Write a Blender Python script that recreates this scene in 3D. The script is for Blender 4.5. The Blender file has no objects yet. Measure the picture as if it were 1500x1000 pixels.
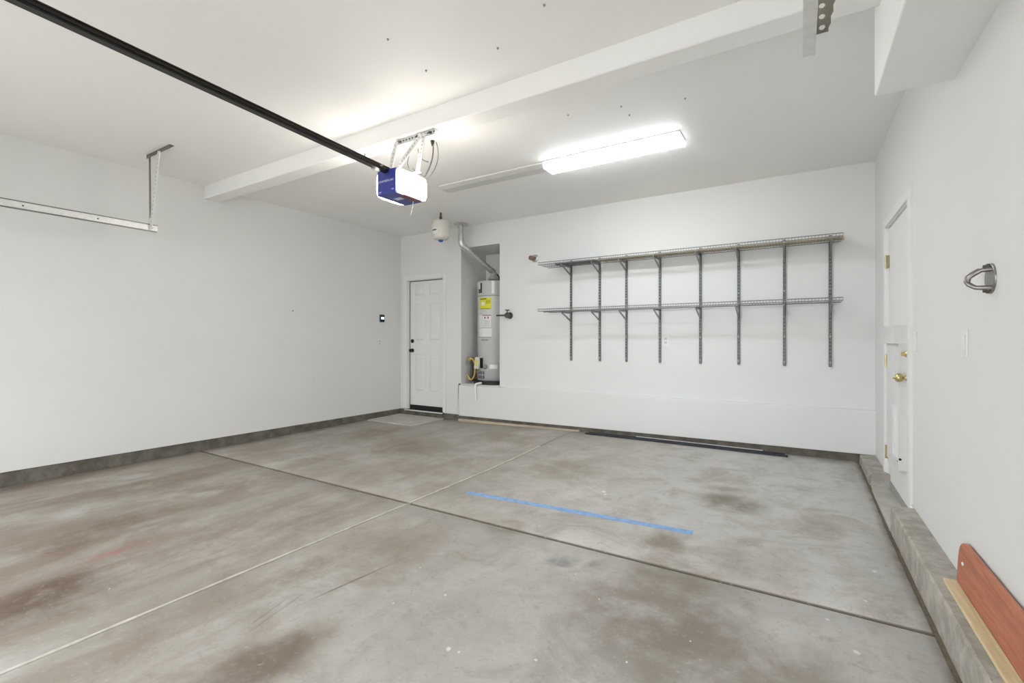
import bpy, math, random
from mathutils import Vector, Matrix
random.seed(7)
scene = bpy.context.scene
COL = scene.collection
PI = math.pi

# ------------------------------------------------------------------ camera, world, exposure
cam_d = bpy.data.cameras.new('camera'); cam = bpy.data.objects.new('camera', cam_d); COL.objects.link(cam)
cam.location = (0, 0, 1.143); cam.rotation_euler = (PI/2, 0, math.radians(31.65))
cam_d.sensor_width = 36; cam_d.lens = 36*681.24/1500; cam_d.shift_y = -2/1500; cam_d.clip_start = 0.02
scene.camera = cam
world = bpy.data.worlds.new('world'); scene.world = world; world.use_nodes = True
world.node_tree.nodes['Background'].inputs[0].default_value = (0.93, 0.965, 1, 1)
world.node_tree.nodes['Background'].inputs[1].default_value = 3.0
vs = scene.view_settings
vs.view_transform = 'Standard'; vs.look = 'None'; vs.gamma = 1; vs.use_curve_mapping = False
vs.exposure = 0.64
TUBE_LIGHT = 20.5      # lit fluorescent lens
OPENER_LIGHT = 26.0    # lit lenses of the door opener

# room dimensions (metres; the photographer stands at x=0, y=0)
XL, XR, YB, YF, H = -5.264, 0.581, 5.232, -0.95, 2.741
JX, JY, G = -2.331, 2.395, 0.009   # control joints of the floor

# ------------------------------------------------------------------ materials
def lin(r, g=None, b=None):
    if g is None: g = b = r
    f = lambda c: (c/255/12.92) if c/255 <= 0.04045 else ((c/255+0.055)/1.055)**2.4
    return (f(r), f(g), f(b), 1)
class NT:
    def __init__(s, name):
        s.m = bpy.data.materials.new(name); s.m.use_nodes = True; s.t = s.m.node_tree
        s.b = s.t.nodes['Principled BSDF']
        s.pos = s.t.nodes.new('ShaderNodeNewGeometry').outputs['Position']
    def n(s, kind, **kw):
        o = s.t.nodes.new(kind)
        for k, v in kw.items(): setattr(o, k, v)
        return o
    def put(s, sock, v):
        if hasattr(v, 'is_linked'): s.t.links.new(v, sock)
        else: sock.default_value = v
    def math(s, op, a, b=0.0, c=None, clamp=False):
        o = s.n('ShaderNodeMath', operation=op, use_clamp=clamp)
        s.put(o.inputs[0], a); s.put(o.inputs[1], b)
        if c is not None: s.put(o.inputs[2], c)
        return o.outputs[0]
    def mapping(s, vec, loc=(0,0,0), rot=(0,0,0), scale=(1,1,1), typ='POINT'):
        o = s.n('ShaderNodeMapping', vector_type=typ); s.put(o.inputs[0], vec)
        o.inputs['Location'].default_value = loc; o.inputs['Rotation'].default_value = rot; o.inputs['Scale'].default_value = scale
        return o.outputs[0]
    def noise(s, scale, detail=4, rough=0.55, vec=None, dist=0.0):
        o = s.n('ShaderNodeTexNoise'); s.put(o.inputs['Vector'], s.pos if vec is None else vec)
        o.inputs['Scale'].default_value = scale; o.inputs['Detail'].default_value = detail
        o.inputs['Roughness'].default_value = rough; o.inputs['Distortion'].default_value = dist
        return o.outputs['Fac']
    def ramp(s, v, a, b, lo=0.0, hi=1.0):
        o = s.n('ShaderNodeMapRange', interpolation_type='SMOOTHSTEP'); s.put(o.inputs[0], v)
        for i, x in enumerate((a, b, lo, hi)): s.put(o.inputs[1+i], x)
        return o.outputs[0]
    def mix(s, fac, a, b, mode='MIX'):
        o = s.n('ShaderNodeMix', data_type='RGBA', blend_type=mode)
        s.put(o.inputs[0], fac); s.put(o.inputs[6], a); s.put(o.inputs[7], b)
        return o.outputs[2]
    def bump(s, h, strength=0.2, dist=0.01):
        o = s.n('ShaderNodeBump'); o.inputs['Strength'].default_value = strength; o.inputs['Distance'].default_value = dist
        s.put(o.inputs['Height'], h); s.t.links.new(o.outputs[0], s.b.inputs['Normal'])
    def fin(s, col, rough=0.5, metal=0.0, spec=0.5):
        s.put(s.b.inputs['Base Color'], col); s.put(s.b.inputs['Roughness'], rough)
        s.b.inputs['Metallic'].default_value = metal; s.b.inputs['Specular IOR Level'].default_value = spec
        return s.m
def simple(name, rgb, rough=0.5, metal=0.0, var=0.06, scale=18.0, spec=0.5):
    t = NT(name); c = lin(*rgb)
    f = t.ramp(t.noise(scale, 5), 0.3, 0.7)
    lo = tuple(x*(1-var) for x in c[:3]) + (1,); hi = tuple(min(1, x*(1+var)) for x in c[:3]) + (1,)
    return t.fin(t.mix(f, lo, hi), rough, metal, spec)
def emit(name, rgb, strength, base=(240,240,238)):
    t = NT(name); t.fin(lin(*base), 0.4)
    f = t.ramp(t.noise(30, 2), 0.2, 0.8, strength*0.97, strength*1.03)
    t.put(t.b.inputs['Emission Color'], lin(*rgb)); t.put(t.b.inputs['Emission Strength'], f)
    return t.m
M = {}
def wallmat(name, rgb, smudge=0.03):
    t = NT(name); c = lin(*rgb)
    a = t.ramp(t.noise(0.9, 5, 0.6), 0.35, 0.75)
    d = tuple(x*(1-smudge) for x in c[:3]) + (1,)
    b = t.ramp(t.noise(6.0, 6, 0.7), 0.66, 0.80, 0, 0.35)
    col = t.mix(a, c, d); col = t.mix(b, col, tuple(x*0.955 for x in c[:3]) + (1,))
    t.bump(t.noise(85, 3), 0.10, 0.003)
    return t.fin(col, 0.62, 0, 0.3)
M['wall'] = wallmat('white_wall_paint', (225, 225, 223))
M['ceil'] = wallmat('ceiling_paint', (243, 242, 240), 0.02)
M['trim'] = wallmat('trim_paint', (229, 229, 227), 0.01)
M['door'] = wallmat('door_paint', (230, 229, 226), 0.015)
def concrete(name, rgb, dark, scale=9.0):
    t = NT(name)
    a = t.ramp(t.noise(scale, 9, 0.65), 0.35, 0.68)
    col = t.mix(a, lin(*dark), lin(*rgb))
    pit = t.ramp(t.noise(90, 3), 0.62, 0.72, 0, 0.6)
    col = t.mix(pit, col, tuple(x*0.55 for x in lin(*dark)[:3]) + (1,))
    t.bump(t.math('ADD', t.noise(60, 7, 0.7), t.math('MULTIPLY', t.noise(scale*2, 6), 0.6)), 0.45, 0.007)
    return t.fin(col, 0.88, 0, 0.25)
M['curb'] = concrete('curb_concrete', (186, 182, 173), (158, 153, 143), 11)
M['stem'] = concrete('stem_wall_concrete', (122, 117, 108), (96, 91, 83), 9)
M['soil'] = simple('joint_dirt', (70, 62, 52), 0.95, 0, 0.25, 60)
M['gap_dirt'] = simple('kerb_gap_dirt', (116, 106, 90), 0.95, 0, 0.2, 40)
M['filler'] = simple('joint_filler', (194, 189, 180), 0.8, 0, 0.16, 14)
M['pad'] = concrete('pad_concrete', (196, 193, 187), (180, 176, 169), 5)
M['galv'] = simple('galvanized_steel', (205, 207, 208), 0.33, 0.85, 0.10, 25)
M['galv_pale'] = simple('zinc_track_steel', (222, 222, 220), 0.42, 0.35, 0.06, 25)
M['track_edge'] = simple('track_lip_steel', (120, 120, 118), 0.4, 0.8, 0.06, 25)
M['steel'] = simple('shelf_steel', (142, 144, 145), 0.42, 0.45, 0.08, 40)
M['upright'] = simple('upright_steel', (104, 105, 106), 0.45, 0.4, 0.08, 40)
M['angle'] = simple('hanger_angle_steel', (128, 124, 114), 0.5, 0.7, 0.08, 40)
M['rail'] = simple('black_rail_paint', (26, 22, 20), 0.35, 0.3, 0.2, 12)
M['rail_lip'] = simple('rail_lip_brown', (64, 48, 42), 0.35, 0.4, 0.2, 12)
M['blue'] = simple('blue_plastic', (52, 60, 140), 0.4, 0, 0.05, 12)
M['maroon'] = simple('maroon_vent_plastic', (110, 70, 66), 0.5, 0, 0.08, 20)
M['white_plastic'] = simple('white_plastic', (230, 230, 227), 0.4, 0, 0.02, 10)
M['pet_plastic'] = simple('pet_door_plastic', (218, 218, 216), 0.5, 0, 0.02, 10)
M['ivory'] = simple('ivory_plastic', (214, 211, 203), 0.42, 0, 0.03, 10)
M['fixture'] = simple('fixture_enamel', (206, 206, 203), 0.45, 0, 0.03, 10)
M['lettering'] = simple('white_lettering', (200, 200, 232), 0.5, 0, 0.01, 10)
M['opener_lens'] = emit('opener_lens_glow', (255, 248, 238), OPENER_LIGHT)
M['tube_lens'] = emit('fluorescent_lens_glow', (244, 250, 255), TUBE_LIGHT)
M['tube_side'] = emit('fluorescent_lens_side_glow', (244, 250, 255), TUBE_LIGHT*0.65)
M['tube_cap'] = emit('fluorescent_cap_glow', (244, 250, 255), 1.6)
M['bounce_ground'] = concrete('bounce_ground_concrete', (222, 219, 213), (206, 202, 195), 3)  # kept pale so the added ground outside bounces more daylight
M['black'] = simple('black_rubber', (22, 22, 22), 0.55, 0, 0.2, 20)
M['bronze'] = simple('dark_bronze', (34, 32, 31), 0.35, 0.6, 0.1, 20)
M['brass'] = simple('polished_brass', (210, 194, 142), 0.25, 0.85, 0.06, 20)
M['brass_dull'] = simple('tarnished_brass', (158, 151, 126), 0.45, 0.5, 0.2, 60)
M['copper'] = simple('copper', (150, 124, 108), 0.4, 0.6, 0.1, 40)
M['iron'] = simple('dark_valve_iron', (88, 88, 78), 0.5, 0.6, 0.15, 40)
M['yellow_hose'] = simple('yellow_gas_hose', (204, 172, 84), 0.5, 0, 0.1, 30)
M['heater'] = simple('heater_enamel', (202, 203, 200), 0.35, 0, 0.02, 8)
M['heater_cap'] = simple('heater_cap_enamel', (190, 192, 190), 0.35, 0, 0.02, 8)
M['tape'] = simple('blue_masking_tape', (132, 168, 212), 0.7, 0, 0.14, 22)
M['gray_plastic'] = simple('gray_plastic', (152, 152, 146), 0.5, 0, 0.05, 20)
M['screen'] = emit('control_screen_glow', (170, 196, 255), 2.2)
M['navy'] = simple('navy_plastic', (34, 40, 62), 0.35, 0, 0.1, 20)
M['anchor'] = simple('anchor_steel', (150, 146, 142), 0.32, 0.85, 0.12, 60)
M['paper'] = simple('label_paper', (226, 226, 224), 0.6, 0, 0.02, 30)
M['ink'] = simple('label_ink', (52, 52, 54), 0.6, 0, 0.2, 90)
M['yellow'] = simple('yellow_label', (224, 218, 62), 0.6, 0, 0.05, 50)
M['red_ink'] = simple('red_label_ink', (160, 62, 56), 0.6, 0, 0.1, 50)
M['blue_cap'] = simple('blue_valve_cap', (42, 84, 160), 0.4, 0, 0.1, 30)
M['wire_grey'] = simple('grey_cable', (96, 92, 88), 0.5, 0, 0.1, 30)
M['black_bar'] = simple('black_bar_paint', (52, 54, 60), 0.4, 0.4, 0.15, 20)
M['flap'] = simple('backlit_painted_flap', (250, 251, 252), 0.2, 0, 0.01, 10)  # light coming through the flap is put into a whiter base colour
M['casing_paint'] = M['trim']  # same paint as the trim
def wood(name, a, b, axis=1, scale=4.0, rough=0.55):
    t = NT(name)
    sc = [14, 14, 14]; sc[axis] = 1.2
    v = t.mapping(t.pos, scale=tuple(sc))
    f = t.ramp(t.noise(scale, 8, 0.6, v, 0.6), 0.32, 0.68)
    k = t.ramp(t.noise(2.2, 3, 0.5), 0.55, 0.75, 0, 0.4)
    col = t.mix(f, lin(*a), lin(*b)); col = t.mix(k, col, lin(*[x*0.78 for x in a]))
    t.bump(t.noise(scale*2, 6, 0.6, v), 0.15, 0.003)
    return t.fin(col, rough, 0, 0.35)
M['redwood'] = wood('stained_redwood', (164, 96, 70), (194, 122, 92), 1, 3.0, 0.42)
M['pine'] = wood('pale_pine', (208, 190, 148), (226, 212, 174), 1, 3.0)
M['sill_wood'] = wood('sill_pine', (178, 160, 138), (206, 192, 170), 0, 3.0)
M['shelf_plank'] = wood('weathered_plank', (196, 182, 150), (228, 216, 188), 0, 3.0)
M['dark_plank'] = wood('dark_plank', (86, 84, 80), (112, 110, 104), 0, 3.0)

def floor_material():
    t = NT('floor_concrete')
    sep = t.n('ShaderNodeSeparateXYZ'); t.put(sep.inputs[0], t.pos); X, Y = sep.outputs[0], sep.outputs[1]
    big = t.noise(1.1, 6, 0.62, None, 0.3); med = t.noise(4.2, 9, 0.66); 
    streak = t.noise(1.0, 7, 0.62, t.mapping(t.pos, scale=(2.8, 0.9, 1)), 0.5)
    fine = t.noise(38, 6, 0.7); grit = t.noise(170, 2, 0.5)
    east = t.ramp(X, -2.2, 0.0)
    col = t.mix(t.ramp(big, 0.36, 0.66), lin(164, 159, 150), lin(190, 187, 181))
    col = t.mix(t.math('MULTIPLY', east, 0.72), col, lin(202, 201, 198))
    cloud = t.noise(2.3, 10, 0.70, None, 0.8)
    col = t.mix(t.math('MULTIPLY', t.ramp(cloud, 0.47, 0.66), 0.50), col, lin(142, 134, 121))
    col = t.mix(t.math('MULTIPLY', t.ramp(med, 0.46, 0.70), 0.45), col, lin(150, 144, 133))
    col = t.mix(t.math('MULTIPLY', t.ramp(t.noise(7.5, 10, 0.72), 0.52, 0.72), 0.40), col, lin(203, 200, 194))
    # brownish tyre dirt: strongest in the bay by the plain wall, streaked along the driving direction
    west = t.ramp(X, -0.9, -3.0); near = t.ramp(Y, 3.6, 0.6)
    dirt = t.math('MULTIPLY', t.ramp(streak, 0.34, 0.64), t.math('MULTIPLY_ADD', west, t.math('MULTIPLY_ADD', near, 0.42, 0.26), 0.08))
    col = t.mix(dirt, col, lin(132, 114, 97))
    wob = t.n('ShaderNodeTexNoise'); t.put(wob.inputs['Vector'], t.pos); wob.inputs['Scale'].default_value = 3.0; wob.inputs['Detail'].default_value = 6
    wv = t.n('ShaderNodeVectorMath', operation='MULTIPLY_ADD'); t.put(wv.inputs[0], wob.outputs['Color']); wv.inputs[1].default_value = (0.34, 0.34, 0); wv.inputs[2].default_value = (-0.17, -0.17, 0)
    wp = t.n('ShaderNodeVectorMath', operation='ADD'); t.put(wp.inputs[0], t.pos); t.put(wp.inputs[1], wv.outputs[0]); wpos = wp.outputs[0]
    def blob(cx, cy, rx, ry, rot, rgb, k, soft=0.25, vec=None, brk=True):
        nonlocal col
        v = t.mapping(wpos if vec is None else vec, (cx, cy, 0), (0, 0, math.radians(rot)), (rx, ry, 1e4), 'TEXTURE')
        ln = t.n('ShaderNodeVectorMath', operation='LENGTH'); t.put(ln.inputs[0], v)
        f = t.ramp(ln.outputs['Value'], soft, 1.0, k, 0.0)
        if brk: f = t.math('MULTIPLY', f, t.ramp(med, 0.30, 0.58, 0.35, 1.0))
        col = t.mix(f, col, lin(*rgb))
    for a in STAINS: blob(*a)
    # dirt worked into the control joint and along the kerb
    jd = t.ramp(t.math('ABSOLUTE', t.math('SUBTRACT', Y, JY)), 0.008, 0.019, 0.85, 0.0); col = t.mix(jd, col, lin(104, 94, 78))
    kd = t.math('MULTIPLY', t.ramp(X, 0.40, 0.455, 0.0, 0.8), t.ramp(med, 0.35, 0.6, 0.4, 1.0)); col = t.mix(kd, col, lin(112, 100, 84))
    # streak of red paint, a long scrape, pale scuffs
    blob(-3.13, 1.02, 0.040, 0.26, 2, (172, 112, 106), 0.55, 0.1)
    blob(-1.80, 1.49, 0.010, 0.36, -8, (96, 88, 76), 0.75, 0.2, t.pos)
    blob(-1.87, 1.16, 0.007, 0.22, 14, (104, 94, 82), 0.5, 0.2, t.pos)
    blob(-1.90, 1.13, 0.006, 0.20, 16, (104, 94, 82), 0.45, 0.2, t.pos)
    for (x, y, r) in ((-1.104,1.343,.018),(-1.06,1.35,.010),(-0.80,1.46,.011),(-0.52,1.62,.008),(0.181,2.113,.020),(0.10,2.3,.014),(-1.62,1.75,.008),(-1.35,1.62,.012),(-0.93,2.1,.008),(-1.25,3.35,.030),(-1.22,3.30,.022),(-0.35,1.86,.007),(-0.75,1.95,.007),(0.25,2.55,.012),(0.32,2.9,.018),(-1.5,1.45,.007),(-2.7,0.85,.008)):
        blob(x, y, r*.62, r*.85, random.uniform(0, 90), (222, 221, 217), 0.9, 0.5, t.pos, False)
    speck = t.ramp(grit, 0.66, 0.74, 0, 0.35); col = t.mix(speck, col, lin(112, 106, 98))
    col = t.mix(t.ramp(fine, 0.56, 0.72, 0, 0.34), col, lin(204, 201, 195))
    col = t.mix(t.ramp(t.noise(30, 9, 0.78, None, 0.6), 0.54, 0.70, 0, 0.42), col, lin(124, 116, 103))
    col = t.mix(t.ramp(t.noise(13, 10, 0.75, None, 1.0), 0.53, 0.68, 0, 0.34), col, lin(130, 121, 107))
    t.bump(t.math('ADD', fine, t.math('MULTIPLY', grit, 0.5)), 0.12, 0.004)
    return t.fin(col, t.ramp(big, 0.3, 0.7, 0.52, 0.72), 0, 0.35)
# (x, y, rx, ry, turn, colour, strength): oil and rust stains with a place of their own
STAINS = [(-0.43,3.60,.34,.30,20,(116,110,95),0.84),(-0.47,3.92,.22,.12,10,(129,120,101),0.68),(-0.64,2.70,.20,.20,0,(129,118,101),0.74),
          (-0.50,1.95,.55,.50,10,(127,116,104),0.81),(-0.25,1.75,.55,.45,0,(133,124,112),0.68),(-0.55,2.35,.30,.30,0,(131,120,105),0.61),
          (-0.18,2.6,.30,.45,0,(151,140,127),0.54),(0.0,3.4,.35,.2,0,(153,142,129),0.54),
          (-1.62,0.98,.22,.36,-12,(112,97,82),0.84),(-2.85,0.62,.34,.40,0,(103,86,69),0.94),(-3.55,1.05,.30,.75,5,(120,103,86),0.74),
          (-4.35,1.6,.35,.9,4,(129,114,97),0.68),(-3.5,3.7,.55,.5,0,(131,122,105),0.78),(-4.4,4.0,.5,.5,0,(125,116,101),0.68),
          (-3.0,3.05,.35,.30,0,(136,126,112),0.57),(-1.75,3.75,.40,.38,0,(138,129,112),0.68),(-2.85,4.5,.5,.3,0,(140,131,114),0.68),
          (-1.55,2.42,.25,.12,25,(131,122,110),0.68),(-1.95,1.85,.3,.35,0,(144,133,120),0.68),(-1.05,2.15,.12,.10,0,(118,116,114),0.68),
          (-0.85,2.2,.09,.12,0,(127,120,112),0.68),(-3.9,2.75,.25,.6,0,(138,127,112),0.54)]
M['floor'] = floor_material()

# ------------------------------------------------------------------ mesh building
class MB:
    def __init__(s): s.v = []; s.f = []; s.sm = []
    def add(s, vs, fs, smooth=False):
        o = len(s.v); s.v += [Vector(p) for p in vs]; s.f += [tuple(i+o for i in f) for f in fs]; s.sm += [smooth]*len(fs); return s
    def box(s, x0, x1, y0, y1, z0, z1):
        x0, x1 = sorted((x0, x1)); y0, y1 = sorted((y0, y1)); z0, z1 = sorted((z0, z1))
        return s.add([(x,y,z) for z in (z0,z1) for y in (y0,y1) for x in (x0,x1)],
                     [(0,2,3,1),(4,5,7,6),(0,1,5,4),(2,6,7,3),(0,4,6,2),(1,3,7,5)])
    def hexa(s, p):   # 8 points: bottom ring (ccw from above), then top ring
        return s.add(p, [(3,2,1,0),(4,5,6,7),(0,1,5,4),(1,2,6,5),(2,3,7,6),(3,0,4,7)])
    def bar(s, a, b, w, h, up=(0,0,1)):
        a = Vector(a); b = Vector(b); d = (b-a).normalized(); u = Vector(up)
        r = d.cross(u)
        if r.length < 1e-4: r = d.cross(Vector((1,0,0)))
        r.normalize(); u = r.cross(d).normalized(); r *= w/2; u *= h/2
        return s.hexa([a-r-u, a+r-u, b+r-u, b-r-u, a-r+u, a+r+u, b+r+u, b-r+u])
    def tube(s, pts, r, n=8, closed=False, caps=True, radii=None):
        pts = [Vector(p) for p in pts]; k = len(pts); rings = []; prev = None
        for i, p in enumerate(pts):
            a = pts[i-1] if (i or closed) else p; b = pts[(i+1) % k] if (i < k-1 or closed) else p
            d = (b-a).normalized()
            if prev is None: u = d.orthogonal().normalized()
            else: u = (prev - d*prev.dot(d)).normalized()
            prev = u; w = d.cross(u); rr = radii[i] if radii else r
            rings.append([p+(u*math.cos(2*PI*j/n)+w*math.sin(2*PI*j/n))*rr for j in range(n)])
        vs = [q for g in rings for q in g]; fs = []
        for i in range(k if closed else k-1):
            i2 = (i+1) % k
            for j in range(n): fs.append((i*n+j, i*n+(j+1)%n, i2*n+(j+1)%n, i2*n+j))
        s.add(vs, fs, n > 4)
        if caps and not closed:
            s.add(rings[0], [tuple(reversed(range(n)))]); s.add(rings[-1], [tuple(range(n))])
        return s
    def cyl(s, a, b, r, n=20, r2=None): return s.tube([a, b], r, n, radii=[r, r if r2 is None else r2])
    def lathe(s, c, axis, prof, n=24):   # prof: (distance along the axis, radius)
        c = Vector(c); d = Vector(axis).normalized(); u = d.orthogonal().normalized(); w = d.cross(u)
        vs = [c+d*h+(u*math.cos(2*PI*j/n)+w*math.sin(2*PI*j/n))*max(r, 1e-4) for h, r in prof for j in range(n)]
        fs = [(i*n+j, i*n+(j+1)%n, (i+1)*n+(j+1)%n, (i+1)*n+j) for i in range(len(prof)-1) for j in range(n)]
        s.add(vs, fs, True)
        s.add([vs[j] for j in range(n)], [tuple(reversed(range(n)))]); s.add(vs[-n:], [tuple(range(n))])
        return s
    def prism(s, poly, a, b, axis):      # polygon in the two other axes, extruded from a to b along axis
        def P(p, t):
            return {0:(t,p[0],p[1]), 1:(p[0],t,p[1]), 2:(p[0],p[1],t)}[axis]
        n = len(poly); vs = [P(p, a) for p in poly] + [P(p, b) for p in poly]
        fs = [tuple(range(n)), tuple(range(2*n-1, n-1, -1))] + [(i, n+i, n+(i+1)%n, (i+1)%n) for i in range(n)]
        return s.add(vs, fs)
    def rot(s, pivot, axis, ang):
        m = Matrix.Translation(pivot) @ Matrix.Rotation(ang, 4, axis) @ Matrix.Translation(-Vector(pivot))
        s.v = [m @ p for p in s.v]; return s
ORIGIN = {}
def tag(o, label=None, cat=None, group=None, kind=None):
    for k, v in (('label', label), ('category', cat), ('group', group), ('kind', kind)):
        if v: o[k] = v
    return o
def thing(name, loc, label, cat, group=None, kind=None):
    o = bpy.data.objects.new(name, None); o.empty_display_size = 0.1; COL.objects.link(o); o.location = loc
    ORIGIN[o] = Vector(loc); return tag(o, label, cat, group, kind)
def obj(name, mb, mat, parent=None, bevel=0.0, label=None, cat=None, group=None, kind=None, seg=2):
    if parent is not None: org = ORIGIN[parent]
    else:
        xs, ys, zs = zip(*mb.v); org = Vector(((min(xs)+max(xs))/2, (min(ys)+max(ys))/2, min(zs)))
    me = bpy.data.meshes.new(name); me.from_pydata([p-org for p in mb.v], [], mb.f)
    me.polygons.foreach_set('use_smooth', mb.sm)
    me.materials.append(M[mat] if isinstance(mat, str) else mat)
    import bmesh
    bm = bmesh.new(); bm.from_mesh(me); bmesh.ops.recalc_face_normals(bm, faces=bm.faces); bm.to_mesh(me); bm.free(); me.update()
    o = bpy.data.objects.new(name, me); COL.objects.link(o)
    if parent is not None: o.parent = parent
    else: o.location = org
    ORIGIN[o] = org
    if bevel:
        b = o.modifiers.new('bevel', 'BEVEL'); b.width = bevel; b.segments = seg; b.limit_method = 'ANGLE'; b.angle_limit = math.radians(40)
    return tag(o, label, cat, group, kind)
def copy_thing(src, delta, label=None):
    r = src.copy(); COL.objects.link(r); r.location = src.location + Vector(delta)
    if label: r['label'] = label
    for ch in src.children:
        c = ch.copy(); COL.objects.link(c); c.parent = r
        for g in ch.children:
            d = g.copy(); COL.objects.link(d); d.parent = c
    return r
def lettering(name, body, size, loc, rot, mat, parent, extrude=0.0006):
    cu = bpy.data.curves.new(name, 'FONT'); cu.body = body; cu.size = size; cu.extrude = extrude
    cu.align_x = 'CENTER'; cu.align_y = 'CENTER'
    tmp = bpy.data.objects.new(name+'_curve', cu); COL.objects.link(tmp)
    bpy.context.view_layer.update()
    me = bpy.data.meshes.new_from_object(tmp.evaluated_get(bpy.context.evaluated_depsgraph_get()))
    bpy.data.objects.remove(tmp)
    me.materials.clear(); me.materials.append(M[mat])
    o = bpy.data.objects.new(name, me); COL.objects.link(o); o.parent = parent
    o.location = Vector(loc) - ORIGIN[parent]; o.rotation_euler = rot
    return o
def S(name, mb, mat, **k): return obj(name, mb, mat, kind='structure', **k)
def sstep(a, b, x):
    t = max(0, min(1, (x-a)/(b-a))); return t*t*(3-2*t)
def floor_z(x, y): return 0.045*sstep(3.3, 5.2, y)*sstep(-4.6, -1.8, x)

# ------------------------------------------------------------------ setting: floor
S_floor = S('floor', MB().box(XL-.2, XR+.2, YF-.2, YB+.05, -0.12, -0.029), 'soil', label='grey concrete garage floor cast in four slabs')

def slab(x0, x1, y0, y1):
    nx = max(2, int((x1-x0)/.22)); ny = max(2, int((y1-y0)/.22)); m = MB(); c = 0.006
    xs = [x0, x0+c]+[x0+c+(x1-x0-2*c)*i/nx for i in range(1, nx)]+[x1-c, x1]
    ys = [y0, y0+c]+[y0+c+(y1-y0-2*c)*i/ny for i in range(1, ny)]+[y1-c, y1]
    vs = []; w = len(xs)
    for j, y in enumerate(ys):
        for i, x in enumerate(xs):
            e = i in (0, w-1) or j in (0, len(ys)-1)
            vs.append((x, y, floor_z(x, y) - (0.004 if e else 0)))
    fs = [(j*w+i, j*w+i+1, (j+1)*w+i+1, (j+1)*w+i) for j in range(len(ys)-1) for i in range(w-1)]
    n = len(vs); ring = [i for i in range(w)] + [j*w+w-1 for j in range(1, len(ys))] + [(len(ys)-1)*w+i for i in range(w-2, -1, -1)] + [j*w for j in range(len(ys)-2, 0, -1)]
    for a in ring: vs.append((vs[a][0], vs[a][1], -0.03))
    for k in range(len(ring)): k2 = (k+1) % len(ring); fs.append((ring[k], n+k, n+k2, ring[k2]))
    m.add(vs, fs, True)
    return obj('slab', m, 'floor', S_floor)
CX = 0.468   # where the slabs end before the kerb by the doorway wall
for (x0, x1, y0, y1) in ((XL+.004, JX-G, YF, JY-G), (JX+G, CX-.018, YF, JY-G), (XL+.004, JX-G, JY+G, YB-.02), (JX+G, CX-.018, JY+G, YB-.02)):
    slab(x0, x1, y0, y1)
for (y0, y1) in ((0.30, JY-G), (JY+G, 4.35)):
    m = MB(); k = 24
    for i in range(k):
        a = y0+(y1-y0)*i/k; b = y0+(y1-y0)*(i+1)/k; wa = 0.0070+0.0030*random.random()
        za, zb = floor_z(JX, a)+.0015, floor_z(JX, b)+.0015
        m.hexa([(JX-wa,a,-.02),(JX+wa,a,-.02),(JX+wa,b,-.02),(JX-wa,b,-.02),(JX-wa,a,za),(JX+wa,a,za),(JX+wa,b,zb),(JX-wa,b,zb)])
    obj('joint_filler', m, 'filler', S_floor, label='pale filler in the floor joint')
m = MB().hexa([(-5.23,4.55,-.01),(-4.36,4.55,-.01),(-4.36,5.20,-.01),(-5.23,5.20,-.01),(-5.23,4.56,.013),(-4.37,4.56,.013),(-4.37,5.20,.015),(-5.23,5.20,.015)])
obj('door_pad', m, 'pad', S_floor, 0.003, label='pale concrete pad before the panelled door')

gd_ = MB(); k = 40
for i in range(k):
    a = YF+(YB-.02-YF)*i/k; b_ = YF+(YB-.02-YF)*(i+1)/k; za = floor_z(CX, a)-.004; zb = floor_z(CX, b_)-.004
    gd_.hexa([(CX-.020,a,-.03),(CX+.004,a,-.03),(CX+.004,b_,-.03),(CX-.020,b_,-.03),(CX-.020,a,za),(CX+.004,a,za-.004),(CX+.004,b_,zb-.004),(CX-.020,b_,zb)])
obj('gap_dirt', gd_, 'gap_dirt', S_floor, label='brown dirt in the gap along the kerb')
# kerbs by the right wall (they act as its baseboard)
def rough_curb(name, x0, x1, y0, y1, ztop0, ztop1, label, chip=None, zb=-.03):
    n = max(2, int((y1-y0)/.06)); m = MB(); rows = []
    for i in range(n+1):
        y = y0+(y1-y0)*i/n; zt = ztop0+(ztop1-ztop0)*i/n
        j = lambda s: random.uniform(-s, s)
        if chip and i == 0: yy = y+0.0; rows.append([(x0,yy,zb),(x0+j(.002),yy+.006,zt-.03),(x0+.022,yy+.02+j(.006),zt-.004),(x0+.05,yy+.012+j(.008),zt),(x1,yy+.012,zt),(x1,yy,zb)])
        else: rows.append([(x0+j(.001),y,zb),(x0+.003+j(.001),y,zt-.012),(x0+.010+j(.0015),y,zt-.001+j(.001)),(x0+.05,y,zt+j(.001)),(x1,y,zt),(x1,y,zb)])
    vs = [p for r in rows for p in r]; k = 6
    fs = [(i*k+a, i*k+(a+1)%k, (i+1)*k+(a+1)%k, (i+1)*k+a) for i in range(n) for a in range(k)]
    fs += [tuple(reversed(range(k))), tuple(range(n*k, n*k+k))]
    m.add(vs, fs)
    return S(name, m, 'curb', label=label)
rough_curb('baseboard_right', CX, XR+.05, YF, 3.57, .149, .152, 'long rough concrete kerb along the wall with the steel loop')
rough_curb('baseboard_right', CX-.004, XR+.05, 4.50, YB+.02, .118, .120, 'short broken concrete kerb between doorway and back ledge', True)
S('door_step', MB().box(CX-.002, XR+.12, 3.565, 4.505, -.03, .020), 'pad', bevel=.003, label='low concrete step in front of the pet-door doorway')

# ------------------------------------------------------------------ setting: walls
T = 0.16
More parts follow.
